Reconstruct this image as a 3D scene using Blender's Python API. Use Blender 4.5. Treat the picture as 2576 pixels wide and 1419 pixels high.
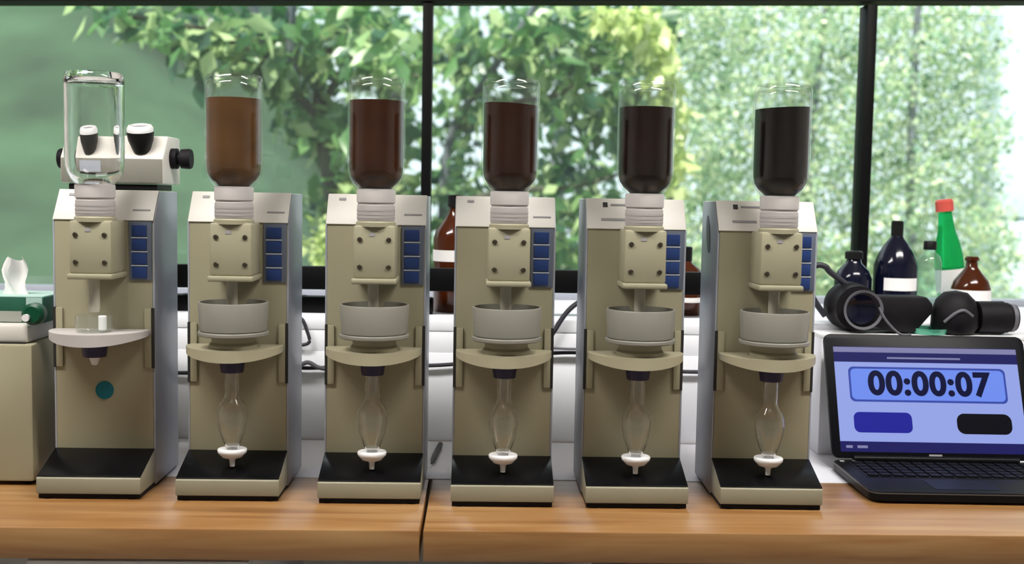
import bpy, bmesh, math, random
import numpy as np
from mathutils import Vector, Matrix, Euler

random.seed(7); RNG = np.random.default_rng(11)
for o in list(bpy.data.objects): bpy.data.objects.remove(o)
SC = bpy.context.scene
COL = SC.collection
R = math.radians

# ------------------------------------------------------------------ camera
W, H, FPX = 2576.0, 1419.0, 2800.0
PITCH, YAW, ROLL = R(4.29), R(1.7), R(1.0)
CAM_Z = 0.4415
cam_d = bpy.data.cameras.new('camera'); cam = bpy.data.objects.new('camera', cam_d)
COL.objects.link(cam); SC.camera = cam
cam_d.sensor_fit = 'HORIZONTAL'; cam_d.sensor_width = 36.0
cam_d.lens = FPX / W * 36.0
cam_d.clip_start = 0.02; cam_d.clip_end = 200
CAM_R = Matrix.Rotation(-YAW, 3, 'Z') @ Matrix.Rotation(math.pi/2 - PITCH, 3, 'X') @ Matrix.Rotation(ROLL, 3, 'Z')
cam.matrix_world = Matrix.Translation((0, 0, CAM_Z)) @ CAM_R.to_4x4()
cam_d.dof.use_dof = True; cam_d.dof.focus_distance = 1.72; cam_d.dof.aperture_fstop = 4.0

# ------------------------------------------------------------------ world, sun, exposure
SC.view_settings.view_transform = 'Standard'; SC.view_settings.look = 'None'
SC.view_settings.gamma = 1.0; SC.view_settings.use_curve_mapping = False
SC.view_settings.exposure = 0.0
wd = bpy.data.worlds.new('sky'); SC.world = wd; wd.use_nodes = True
bg = wd.node_tree.nodes['Background']
bg.inputs['Color'].default_value = (0.80, 0.93, 1.0, 1); bg.inputs['Strength'].default_value = 1.6
sun_d = bpy.data.lights.new('sun', 'SUN'); sun_d.energy = 8.0; sun_d.angle = R(1.0); sun_d.color = (1.0, 0.95, 0.80)
sun = bpy.data.objects.new('sun', sun_d); COL.objects.link(sun)
sun.rotation_euler = (R(38), 0, R(-25))
CEIL_LIGHT = 45.0            # ceiling panel emission strength

def ray(px, py):
    d = CAM_R @ Vector(((px - W/2)/FPX, -(py - H/2)/FPX, -1.0))
    return d
def at(px, py, Y):
    """point of the scene at depth Y that the pixel looks at"""
    d = ray(px, py); t = Y / d.y
    return Vector((d.x*t, Y, CAM_Z + d.z*t))
def on(px, py, Z=0.0):
    d = ray(px, py); t = (Z - CAM_Z)/d.z
    return Vector((d.x*t, d.y*t, Z))

# ------------------------------------------------------------------ materials
MATS = {}
def mat(name, col, rough=0.5, metal=0.0, spec=0.5, noise=0.0, nscale=20.0, stretch=(1,1,1), bump=0.0, coat=0.0, emit=None, estr=1.0, trans=0.0, ior=1.45):
    if name in MATS: return MATS[name]
    m = bpy.data.materials.new(name); m.use_nodes = True
    nt = m.node_tree; b = nt.nodes['Principled BSDF']
    b.inputs['Base Color'].default_value = (*col, 1); b.inputs['Roughness'].default_value = rough
    b.inputs['Metallic'].default_value = metal; b.inputs['Specular IOR Level'].default_value = spec
    b.inputs['Coat Weight'].default_value = coat; b.inputs['IOR'].default_value = ior
    b.inputs['Transmission Weight'].default_value = trans
    if emit:
        b.inputs['Emission Color'].default_value = (*emit, 1); b.inputs['Emission Strength'].default_value = estr
    if noise or bump:
        tc = nt.nodes.new('ShaderNodeTexCoord'); mp = nt.nodes.new('ShaderNodeMapping')
        mp.inputs['Scale'].default_value = stretch
        nz = nt.nodes.new('ShaderNodeTexNoise'); nz.inputs['Scale'].default_value = nscale; nz.inputs['Detail'].default_value = 5
        nt.links.new(tc.outputs['Object'], mp.inputs['Vector']); nt.links.new(mp.outputs['Vector'], nz.inputs['Vector'])
        if noise:
            rp = nt.nodes.new('ShaderNodeValToRGB')
            rp.color_ramp.elements[0].position = 0.3; rp.color_ramp.elements[1].position = 0.7
            rp.color_ramp.elements[0].color = (*[max(0, c*(1-noise)) for c in col], 1)
            rp.color_ramp.elements[1].color = (*[min(1, c*(1+noise)) for c in col], 1)
            nt.links.new(nz.outputs['Fac'], rp.inputs['Fac']); nt.links.new(rp.outputs['Color'], b.inputs['Base Color'])
        if bump:
            bp = nt.nodes.new('ShaderNodeBump'); bp.inputs['Strength'].default_value = bump; bp.inputs['Distance'].default_value = 0.002
            nt.links.new(nz.outputs['Fac'], bp.inputs['Height']); nt.links.new(bp.outputs['Normal'], b.inputs['Normal'])
    MATS[name] = m
    return m

def wood_mat(name, ca, cb, cc):
    m = bpy.data.materials.new(name); m.use_nodes = True; nt = m.node_tree; b = nt.nodes['Principled BSDF']
    tc = nt.nodes.new('ShaderNodeTexCoord'); mp = nt.nodes.new('ShaderNodeMapping'); mp.inputs['Scale'].default_value = (1.6, 22, 22)
    nz = nt.nodes.new('ShaderNodeTexNoise'); nz.inputs['Scale'].default_value = 2.2; nz.inputs['Detail'].default_value = 6; nz.inputs['Distortion'].default_value = 0.6
    n2 = nt.nodes.new('ShaderNodeTexNoise'); n2.inputs['Scale'].default_value = 3.0; n2.inputs['Detail'].default_value = 2
    mx = nt.nodes.new('ShaderNodeMath'); mx.operation = 'MULTIPLY_ADD'; mx.inputs[1].default_value = 0.45; 
    rp = nt.nodes.new('ShaderNodeValToRGB'); e = rp.color_ramp.elements
    e[0].position = 0.42; e[0].color = (*ca, 1); e[1].position = 0.95; e[1].color = (*cc, 1)
    k = e.new(0.68); k.color = (*cb, 1)
    L = nt.links.new
    L(tc.outputs['Object'], mp.inputs['Vector']); L(mp.outputs['Vector'], nz.inputs['Vector']); L(tc.outputs['Object'], n2.inputs['Vector'])
    L(n2.outputs['Fac'], mx.inputs[0]); L(nz.outputs['Fac'], mx.inputs[2]); L(mx.outputs[0], rp.inputs['Fac']); L(rp.outputs['Color'], b.inputs['Base Color'])
    b.inputs['Roughness'].default_value = 0.42; b.inputs['Specular IOR Level'].default_value = 0.6
    b.inputs['Coat Weight'].default_value = 0.6; b.inputs['Coat Roughness'].default_value = 0.22
    MATS[name] = m; return m

def pane_mat(name, tint=(1,1,1), haze=0.0, refl=1.0):
    """thin clear glass: light passes straight through, Fresnel reflection on top"""
    m = bpy.data.materials.new(name); m.use_nodes = True; nt = m.node_tree; nt.nodes.remove(nt.nodes['Principled BSDF'])
    out = nt.nodes['Material Output']; tr = nt.nodes.new('ShaderNodeBsdfTransparent'); tr.inputs['Color'].default_value = (*tint, 1)
    gl = nt.nodes.new('ShaderNodeBsdfGlossy'); gl.inputs['Roughness'].default_value = 0.03
    fr = nt.nodes.new('ShaderNodeFresnel'); ge = nt.nodes.new('ShaderNodeNewGeometry')   # same Fresnel on both faces of the wall
    im = nt.nodes.new('ShaderNodeMapRange'); im.inputs['To Min'].default_value = 1.5; im.inputs['To Max'].default_value = 1/1.5
    nt.links.new(ge.outputs['Backfacing'], im.inputs['Value']); nt.links.new(im.outputs['Result'], fr.inputs['IOR'])
    ml = nt.nodes.new('ShaderNodeMath'); ml.operation = 'MULTIPLY'; ml.inputs[1].default_value = refl
    mx = nt.nodes.new('ShaderNodeMixShader'); L = nt.links.new
    L(fr.outputs[0], ml.inputs[0]); L(ml.outputs[0], mx.inputs[0]); L(tr.outputs[0], mx.inputs[1]); L(gl.outputs[0], mx.inputs[2])
    last = mx.outputs[0]
    if haze:
        d0 = nt.nodes.new('ShaderNodeBsdfDiffuse'); d0.inputs['Color'].default_value = (0.85, 0.9, 0.9, 1)
        t0 = nt.nodes.new('ShaderNodeBsdfTranslucent'); t0.inputs['Color'].default_value = (0.85, 0.9, 0.9, 1)
        df = nt.nodes.new('ShaderNodeMixShader'); L(d0.outputs[0], df.inputs[1]); L(t0.outputs[0], df.inputs[2])
        m2 = nt.nodes.new('ShaderNodeMixShader'); m2.inputs[0].default_value = haze
        L(last, m2.inputs[1]); L(df.outputs[0], m2.inputs[2]); last = m2.outputs[0]
    L(last, out.inputs['Surface']); MATS[name] = m; return m

def leaf_mat(name, ca, cb, cc, transl=0.45):
    m = bpy.data.materials.new(name); m.use_nodes = True; nt = m.node_tree; nt.nodes.remove(nt.nodes['Principled BSDF'])
    out = nt.nodes['Material Output']; L = nt.links.new
    at_ = nt.nodes.new('ShaderNodeAttribute'); at_.attribute_name = 'tint'
    oi = nt.nodes.new('ShaderNodeObjectInfo')
    ad = nt.nodes.new('ShaderNodeMath'); ad.operation = 'ADD'; L(at_.outputs['Fac'], ad.inputs[0]); L(oi.outputs['Random'], ad.inputs[1])
    fr = nt.nodes.new('ShaderNodeMath'); fr.operation = 'FRACT'; L(ad.outputs[0], fr.inputs[0])
    rp = nt.nodes.new('ShaderNodeValToRGB'); e = rp.color_ramp.elements
    e[0].color = (*ca, 1); e[1].color = (*cc, 1); k = e.new(0.55); k.color = (*cb, 1)
    L(fr.outputs[0], rp.inputs['Fac'])
    d = nt.nodes.new('ShaderNodeBsdfDiffuse'); t = nt.nodes.new('ShaderNodeBsdfTranslucent'); g = nt.nodes.new('ShaderNodeBsdfGlossy')
    g.inputs['Roughness'].default_value = 0.35
    L(rp.outputs['Color'], d.inputs['Color']); L(rp.outputs['Color'], t.inputs['Color'])
    mx = nt.nodes.new('ShaderNodeMixShader'); mx.inputs[0].default_value = transl
    L(d.outputs[0], mx.inputs[1]); L(t.outputs[0], mx.inputs[2])
    m2 = nt.nodes.new('ShaderNodeMixShader'); m2.inputs[0].default_value = 0.06
    L(mx.outputs[0], m2.inputs[1]); L(g.outputs[0], m2.inputs[2]); L(m2.outputs[0], out.inputs['Surface'])
    MATS[name] = m; return m

def emit_mat(name, col, s=1.0):
    m = bpy.data.materials.new(name); m.use_nodes = True; b = m.node_tree.nodes['Principled BSDF']
    b.inputs['Base Color'].default_value = (0.002, 0.002, 0.003, 1); b.inputs['Roughness'].default_value = 0.35; b.inputs['Specular IOR Level'].default_value = 0.12
    b.inputs['Emission Color'].default_value = (*col, 1); b.inputs['Emission Strength'].default_value = s
    MATS[name] = m; return m

# ------------------------------------------------------------------ mesh helpers
def box(bm, c, s, bev=0.0, rz=0.0, seg=2):
    r = bmesh.ops.create_cube(bm, size=1.0); vs = r['verts']
    bmesh.ops.scale(bm, vec=s, verts=vs)
    if bev:
        es = list({e for v in vs for e in v.link_edges})
        q = bmesh.ops.bevel(bm, geom=es, offset=bev, segments=seg, profile=0.5, affect='EDGES')
        vs = list({v for f in q['faces'] for v in f.verts} | {v for v in vs if v.is_valid})
    if rz: bmesh.ops.rotate(bm, matrix=Matrix.Rotation(rz, 3, 'Z'), verts=vs)
    bmesh.ops.translate(bm, vec=c, verts=vs)
    return vs
def lathe(bm, prof, seg=40, c=(0,0,0), axis='Z', close=True):
    rings = []
    allv = []
    for (r, z) in prof:
        if r < 1e-6:
            v = bm.verts.new((0, 0, z)); rings.append([v]); allv.append(v)
        else:
            ring = [bm.verts.new((r*math.cos(2*math.pi*i/seg), r*math.sin(2*math.pi*i/seg), z)) for i in range(seg)]
            rings.append(ring); allv += ring
    for a, b in zip(rings, rings[1:]):
        for i in range(seg):
            j = (i+1) % seg
            if len(a) == 1 and len(b) == 1: continue
            if len(a) == 1: bm.faces.new((a[0], b[j], b[i]))
            elif len(b) == 1: bm.faces.new((a[i], a[j], b[0]))
            else: bm.faces.new((a[i], a[j], b[j], b[i]))
    if axis == 'Y': bmesh.ops.rotate(bm, matrix=Matrix.Rotation(R(90), 3, 'X'), verts=allv)
    if axis == 'X': bmesh.ops.rotate(bm, matrix=Matrix.Rotation(R(90), 3, 'Y'), verts=allv)
    bmesh.ops.translate(bm, vec=c, verts=allv)
    return allv
def cyl(bm, c, r, h, seg=24, axis='Z', bev=0.0):
    b = min(bev, r*0.5, h*0.4)
    p = [(0, -h/2), (r-b, -h/2), (r, -h/2+b), (r, h/2-b), (r-b, h/2), (0, h/2)] if b else [(0, -h/2), (r, -h/2), (r, h/2), (0, h/2)]
    return lathe(bm, p, seg, c, axis)
def prism(bm, poly, x0, x1, bev=0.0):
    """poly is a list of (y,z); extruded along x"""
    a = [bm.verts.new((x0, y, z)) for y, z in poly]; b = [bm.verts.new((x1, y, z)) for y, z in poly]
    n = len(poly); fs = [bm.faces.new(a[::-1]), bm.faces.new(b)]
    for i in range(n):
        j = (i+1) % n; fs.append(bm.faces.new((a[i], a[j], b[j], b[i])))
    if bev:
        es = list({e for f in fs for e in f.edges})
        bmesh.ops.bevel(bm, geom=es, offset=bev, segments=2, profile=0.5, affect='EDGES')
def plate(bm, poly, z0, z1, bev=0.0):
    """poly is a list of (x,y); extruded along z"""
    a = [bm.verts.new((x, y, z0)) for x, y in poly]; b = [bm.verts.new((x, y, z1)) for x, y in poly]
    n = len(poly); fs = [bm.faces.new(a[::-1]), bm.faces.new(b)]
    for i in range(n):
        j = (i+1) % n; fs.append(bm.faces.new((a[i], a[j], b[j], b[i])))
    if bev:
        es = list({e for f in fs[:2] for e in f.edges})
        bmesh.ops.bevel(bm, geom=es, offset=bev, segments=2, profile=0.5, affect='EDGES')
def tube(bm, pts, r, seg=10, rs=None):
    pts = [Vector(p) for p in pts]; rings = []
    up = Vector((0, 0, 1))
    for i, p in enumerate(pts):
        t = (pts[min(i+1, len(pts)-1)] - pts[max(i-1, 0)]).normalized()
        u = t.cross(up)
        if u.length < 1e-3: u = t.cross(Vector((0, 1, 0)))
        u.normalize(); v = t.cross(u); rr = rs[i] if rs else r
        rings.append([bm.verts.new(p + u*rr*math.cos(2*math.pi*k/seg) + v*rr*math.sin(2*math.pi*k/seg)) for k in range(seg)])
    for a, b in zip(rings, rings[1:]):
        for k in range(seg): bm.faces.new((a[k], a[(k+1) % seg], b[(k+1) % seg], b[k]))
    bm.faces.new(rings[0][::-1]); bm.faces.new(rings[-1])
def curve_pts(ctrl, n=10):
    c = [Vector(p) for p in ctrl]; c = [c[0]] + c + [c[-1]]; out = []
    for i in range(1, len(c)-2):
        for k in range(n):
            t = k/n; a, b, d, e = c[i-1], c[i], c[i+1], c[i+2]
            out.append(0.5*((2*b) + (d-a)*t + (2*a-5*b+4*d-e)*t*t + (3*b-a-3*d+e)*t**3))
    out.append(c[-2]); return out
CACHE = {}
def mesh_of(key, fn, m, smooth=True):
    if key and key in CACHE: return CACHE[key]
    bm = bmesh.new(); fn(bm); bmesh.ops.remove_doubles(bm, verts=bm.verts, dist=2e-6); bmesh.ops.recalc_face_normals(bm, faces=bm.faces)
    me = bpy.data.meshes.new(key or 'mesh'); bm.to_mesh(me); bm.free()
    if m: me.materials.append(m if not isinstance(m, str) else MATS[m])
    if smooth and len(me.polygons):
        me.polygons.foreach_set('use_smooth', [True]*len(me.polygons)); me.set_sharp_from_angle(angle=R(38))
    if key: CACHE[key] = me
    return me
def obj(name, fn, m, parent=None, key=None, loc=None, rz=0.0, rot=None, smooth=True):
    o = bpy.data.objects.new(name, mesh_of(key, fn, m, smooth)); COL.objects.link(o)
    if parent: o.parent = parent
    if loc is not None: o.location = loc
    if rz: o.rotation_euler = (0, 0, rz)
    if rot: o.rotation_euler = rot
    return o
def empty(name, loc=(0,0,0), rz=0.0):
    o = bpy.data.objects.new(name, None); COL.objects.link(o); o.empty_display_size = 0.02
    o.location = loc; o.rotation_euler = (0, 0, rz); return o
def tag(o, label, cat, group=None):
    o['label'] = label; o['category'] = cat
    if group: o['group'] = group
    return o
def struct(o):
    o['kind'] = 'structure'; return o

# ------------------------------------------------------------------ material library
mat('base_beige', (0.25, 0.232, 0.165), 0.45, noise=0.04, nscale=8)
mat('beige', (0.340, 0.314, 0.212), 0.45, noise=0.04, nscale=6)
mat('beige_light', (0.66, 0.63, 0.58), 0.45, noise=0.03, nscale=8)
mat('block', (0.305, 0.284, 0.195), 0.45, noise=0.03, nscale=12)
mat('side_grey', (0.37, 0.39, 0.45), 0.35, noise=0.05, nscale=9)
mat('bowl_white', (0.215, 0.206, 0.177), 0.4, noise=0.03, nscale=14)
mat('platform', (0.36, 0.328, 0.225), 0.42, noise=0.04, nscale=14)
mat('cap_white', (0.44, 0.41, 0.40), 0.45, noise=0.02, nscale=30)
mat('cap_grey', (0.36, 0.335, 0.325), 0.5)
mat('nozzle', (0.48, 0.46, 0.38), 0.3)
mat('mat_black', (0.003, 0.003, 0.0035), 0.25, spec=0.18, noise=0.2, nscale=60)
mat('dark', (0.006, 0.006, 0.006), 0.45, spec=0.25)
mat('rubber', (0.008, 0.007, 0.009), 0.6, spec=0.2, noise=0.2, nscale=80)
mat('slot', (0.02, 0.018, 0.016), 0.6)
mat('screw', (0.06, 0.05, 0.035), 0.4, metal=0.6)
mat('print_grey', (0.30, 0.29, 0.30), 0.6)
mat('print_dark', (0.03, 0.03, 0.03), 0.6)
mat('panel_blue', (0.12, 0.14, 0.19), 0.4)
mat('button_blue', (0.018, 0.045, 0.17), 0.35)
mat('button_line', (0.42, 0.47, 0.56), 0.5)
mat('navy', (0.022, 0.018, 0.06), 0.4)
mat('white', (0.80, 0.79, 0.80), 0.45, noise=0.02, nscale=15)
mat('white_wall', (0.87, 0.88, 0.94), 0.5, noise=0.02, nscale=3)
mat('liner', (0.88, 0.88, 0.95), 0.3, noise=0.02, nscale=6)
mat('teal', (0.0, 0.13, 0.17), 0.5)
mat('black_frame', (0.003, 0.003, 0.0035), 0.5, spec=0.15, noise=0.2, nscale=10)
mat('screen_bezel', (0.004, 0.004, 0.006), 0.4, spec=0.15)
mat('laptop_shell', (0.005, 0.005, 0.006), 0.4, spec=0.15, noise=0.1, nscale=40)
mat('laptop_edge', (0.10, 0.10, 0.10), 0.35, metal=0.5)
mat('amber', (0.055, 0.011, 0.002), 0.12, spec=0.5)
mat('dark_glass', (0.004, 0.005, 0.016), 0.12, spec=0.45)
mat('green_glass', (0.02, 0.52, 0.15), 0.08, spec=0.7, trans=0.65, ior=1.1)
mat('green_dish', (0.10, 0.42, 0.28), 0.15)
mat('red_cap', (0.62, 0.09, 0.07), 0.4)
mat('paper', (0.82, 0.80, 0.79), 0.7)
mat('green_box', (0.015, 0.10, 0.06), 0.5, noise=0.15, nscale=25)
mat('green_box_pale', (0.42, 0.60, 0.54), 0.5)
mat('grey_board', (0.33, 0.34, 0.30), 0.6)
mat('deep_green', (0.0, 0.06, 0.025), 0.35)
mat('cable', (0.025, 0.025, 0.035), 0.5)
mat('cable_grey', (0.12, 0.12, 0.14), 0.5)
mat('floor', (0.30, 0.28, 0.26), 0.5, noise=0.1, nscale=4)
mat('room_white', (0.72, 0.70, 0.66), 0.7, noise=0.02, nscale=2)
mat('glass', (1, 1, 1), 0.0, trans=1.0, ior=1.45)
pane_mat('thin_glass', (0.97, 0.98, 0.97), haze=0.04)
pane_mat('bottle_glass', (0.98, 0.985, 0.98), haze=0.004, refl=0.8)
pane_mat('window_glass', (0.97, 0.99, 0.98), haze=0.022)
pane_mat('clear_bottle_glass', (0.80, 0.93, 0.88), haze=0.08)
wood_mat('wood', (0.175, 0.070, 0.015), (0.255, 0.122, 0.037), (0.33, 0.185, 0.072))
mat('bark', (0.08, 0.085, 0.06), 0.8, noise=0.4, nscale=8, bump=0.5)
mat('bark_grey', (0.14, 0.16, 0.19), 0.8, noise=0.3, nscale=8)
mat('grass', (0.034, 0.072, 0.037), 0.9, noise=0.6, nscale=0.5)
mat('pale_wall', (0.62, 0.74, 0.80), 0.7, noise=0.10, nscale=2.5)
mat('soil', (0.06, 0.09, 0.03), 0.9, noise=0.3, nscale=1)
leaf_mat('leaf_mid', (0.03, 0.12, 0.06), (0.14, 0.32, 0.10), (0.58, 0.72, 0.36))  # random leaf tones, the lightest one painting in bright highlights
leaf_mat('leaf_dark', (0.012, 0.055, 0.045), (0.04, 0.13, 0.09), (0.14, 0.28, 0.18))  # shaded copy of the leaf colour, bluish shade of the crowns painted in
leaf_mat('leaf_yellow', (0.42, 0.56, 0.18), (0.62, 0.72, 0.30), (0.80, 0.85, 0.48))
leaf_mat('leaf_pale', (0.22, 0.42, 0.28), (0.55, 0.70, 0.45), (0.85, 0.88, 0.60))

# ------------------------------------------------------------------ the room
GAP_X = on(1068, 1290).x
BENCH_Y0, PANEL_Y, WIN_Y = on(1288, 1338).y, on(1288, 1112).y, 2.42
LEDGE_Z = at(1288, 803, PANEL_Y).z
HEAD_L, HEAD_R = at(-200, 9, WIN_Y), at(2776, 9, WIN_Y)
X0, X1 = -3.2, 3.2
FLOOR_Z, CEIL_Z, BACK_Y = -0.90, 1.75, -3.2
struct(obj('floor', lambda bm: box(bm, (0, (BACK_Y+WIN_Y)/2, FLOOR_Z-0.05), (X1-X0+0.4, WIN_Y-BACK_Y+0.4, 0.1)), 'floor'))
struct(obj('ceiling', lambda bm: box(bm, (0, (BACK_Y+WIN_Y)/2, CEIL_Z+0.05), (X1-X0+0.4, WIN_Y-BACK_Y+0.4, 0.1)), 'room_white'))
struct(obj('wall_left', lambda bm: box(bm, (X0-0.05, (BACK_Y+WIN_Y)/2, (FLOOR_Z+CEIL_Z)/2), (0.1, WIN_Y-BACK_Y+0.2, CEIL_Z-FLOOR_Z)), 'room_white'))
struct(obj('wall_right', lambda bm: box(bm, (X1+0.05, (BACK_Y+WIN_Y)/2, (FLOOR_Z+CEIL_Z)/2), (0.1, WIN_Y-BACK_Y+0.2, CEIL_Z-FLOOR_Z)), 'room_white'))
struct(obj('wall_back', lambda bm: box(bm, (0, BACK_Y-0.05, (FLOOR_Z+CEIL_Z)/2), (X1-X0, 0.1, CEIL_Z-FLOOR_Z)), 'room_white'))
WX0, WX1 = at(-260, 500, WIN_Y).x, at(2900, 500, WIN_Y).x
def wall_front(bm):
    zt = max(HEAD_L.z, HEAD_R.z) + 0.04
    box(bm, (0, WIN_Y+0.06, (zt+CEIL_Z)/2), (X1-X0, 0.12, CEIL_Z-zt))
    box(bm, (0, WIN_Y+0.06, (FLOOR_Z+LEDGE_Z-0.03)/2), (X1-X0, 0.12, LEDGE_Z-0.03-FLOOR_Z))
    box(bm, ((X0+WX0)/2, WIN_Y+0.06, (FLOOR_Z+CEIL_Z)/2), (WX0-X0, 0.12, CEIL_Z-FLOOR_Z))
    box(bm, ((X1+WX1)/2, WIN_Y+0.06, (FLOOR_Z+CEIL_Z)/2), (X1-WX1, 0.12, CEIL_Z-FLOOR_Z))
struct(obj('wall_front', wall_front, 'room_white'))
# white casing under the window: face boards, ledge board
casing = struct(obj('trim_1', lambda bm: box(bm, (0, (PANEL_Y+WIN_Y)/2+0.012, LEDGE_Z/2-0.012), (X1-X0, WIN_Y-PANEL_Y-0.024, LEDGE_Z-0.024), 0.002), 'white_wall'))
obj('ledge_board', lambda bm: box(bm, (0, (PANEL_Y+WIN_Y)/2-0.001, LEDGE_Z-0.012), (X1-X0, WIN_Y-PANEL_Y+0.002, 0.024), 0.003), 'white_wall', casing)
for k in range(7):
    xa, xb = X0 + k*(X1-X0)/7 + 0.002, X0 + (k+1)*(X1-X0)/7 - 0.002
    obj('panel', lambda bm: box(bm, ((xa+xb)/2, PANEL_Y+0.004, (LEDGE_Z-0.062)/2), (xb-xa, 0.012, LEDGE_Z-0.063), 0.001), 'white_wall', casing)
obj('cap_strip', lambda bm: box(bm, (0, PANEL_Y+0.0045, LEDGE_Z-0.0433), (X1-X0, 0.010, 0.0375), 0.001), 'white_wall', casing)
# window: head bar, mullions, jambs, panes
def head(bm):
    p = [HEAD_L, HEAD_R]; t = 0.06
    vs = []
    for q in p:
        for dy in (-0.03, 0.03):
            for dz in (0, 0.09): vs.append(bm.verts.new((q.x, WIN_Y+dy, q.z+dz)))
    a, b = vs[:4], vs[4:]
    for f in ((0,1,3,2),): bm.faces.new([a[i] for i in f]); bm.faces.new([b[i] for i in f][::-1])
    for i, j in ((0,1),(1,3),(3,2),(2,0)): bm.faces.new((a[i], b[i], b[j], a[j]))
win = struct(empty('window_1', (0, 0, 0)))
obj('head_rail', head, 'black_frame', win)
M1T, M1B = at(1078, 0, WIN_Y), at(1070, 690, WIN_Y)
M2T, M2B = at(2182, 0, WIN_Y), at(2163, 690, WIN_Y)
def mull(x, w):
    return lambda bm: box(bm, (x, WIN_Y, (LEDGE_Z+HEAD_L.z+0.04)/2), (w, 0.05, HEAD_L.z+0.04-LEDGE_Z), 0.002)
XM1, XM2 = at(1074, 330, WIN_Y).x, at(2173, 330, WIN_Y).x
obj('mullion', mull(XM1, 0.021), 'black_frame', win); obj('mullion', mull(XM2, 0.023), 'black_frame', win)
obj('jamb', mull(WX0+0.01, 0.02), 'black_frame', win); obj('jamb', mull(WX1-0.01, 0.02), 'black_frame', win)
obj('bottom_rail', lambda bm: box(bm, ((WX0+WX1)/2, WIN_Y, LEDGE_Z+0.007), (WX1-WX0, 0.05, 0.014), 0.002), 'side_grey', win)
for xa, xb in ((WX0+0.02, XM1-0.010), (XM1+0.010, XM2-0.011), (XM2+0.011, WX1-0.02)):
    obj('pane', lambda bm: box(bm, ((xa+xb)/2, WIN_Y+0.005, (LEDGE_Z+HEAD_L.z+0.03)/2), (xb-xa, 0.006, HEAD_L.z+0.03-LEDGE_Z-0.01)), 'window_glass', win)

# ceiling light panels (real fixtures above and behind the camera)
emit_mat('lamp', (1.0, 0.97, 0.92), CEIL_LIGHT)
for i, (lx, ly, lab) in enumerate(((-1.0, 0.95, 'left one over the bench'), (1.0, 0.95, 'right one over the bench'))):
    t = tag(empty('ceiling_light', (lx, ly, CEIL_Z-0.05)), 'white rectangular ceiling light panel, ' + lab, 'ceiling light', 'ceiling light panels')
    obj('frame', lambda bm: box(bm, (0, 0, 0.02), (1.24, 0.34, 0.055), 0.006), 'white', t, key='lightframe')
    obj('diffuser', lambda bm: box(bm, (0, 0, -0.012), (1.18, 0.28, 0.008)), 'lamp', t, key='lightdiff')

# ------------------------------------------------------------------ worktops
BT = 0.042
def slab(xa, xb):
    return lambda bm: box(bm, ((xa+xb)/2, (BENCH_Y0+PANEL_Y)/2, -BT/2), (xb-xa, PANEL_Y-BENCH_Y0-0.001, BT), 0.0015)
XB0, XB1 = -2.2, 2.2
wl = obj('worktop', slab(XB0, GAP_X-0.0025), 'wood'); tag(wl, 'honey wooden worktop under the three left machines, left of the dark joint', 'worktop', 'wooden worktops')
wr = obj('worktop', slab(GAP_X+0.0025, XB1), 'wood'); tag(wr, 'honey wooden worktop carrying the open laptop, right of the dark joint', 'worktop', 'wooden worktops')
LIN_Y0 = on(1288, 1208).y
ln = obj('bench_paper', lambda bm: box(bm, (0, (LIN_Y0+PANEL_Y)/2-0.002, 0.0004), (3.4, PANEL_Y-LIN_Y0-0.006, 0.0008)), 'liner')
tag(ln, 'white glossy bench paper lying on the worktops behind the machines', 'bench paper')
# cabinets under the bench
def cabinet(xa, xb, label, m='white'):
    t = tag(empty('base_cabinet', ((xa+xb)/2, BENCH_Y0+0.024, FLOOR_Z)), label, 'cabinet', 'cabinets below the bench')
    hgt = -BT-0.001-FLOOR_Z; w = xb-xa
    obj('body', lambda bm: box(bm, (0, 0.222, hgt/2), (w-0.004, 0.44, hgt), 0.003), m, t)
    obj('door', lambda bm: box(bm, (0, -0.009, hgt/2+0.035), (w-0.008, 0.016, hgt-0.076), 0.003), m, t)
    hnd = obj('handle', lambda bm: tube(bm, [(-0.06, -0.02, hgt-0.1), (-0.06, -0.045, hgt-0.1), (0.06, -0.045, hgt-0.1), (0.06, -0.02, hgt-0.1)], 0.005), 'side_grey', t)
xk = [at(70, 1412, BENCH_Y0+0.024).x, at(640, 1412, BENCH_Y0+0.024).x, GAP_X]
cabinet(xk[0], xk[1], 'white cabinet below the bench at the lower left edge of the picture')
cabinet(xk[1]+0.45, xk[1]+1.25, 'white cabinet below the right worktop')

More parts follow.
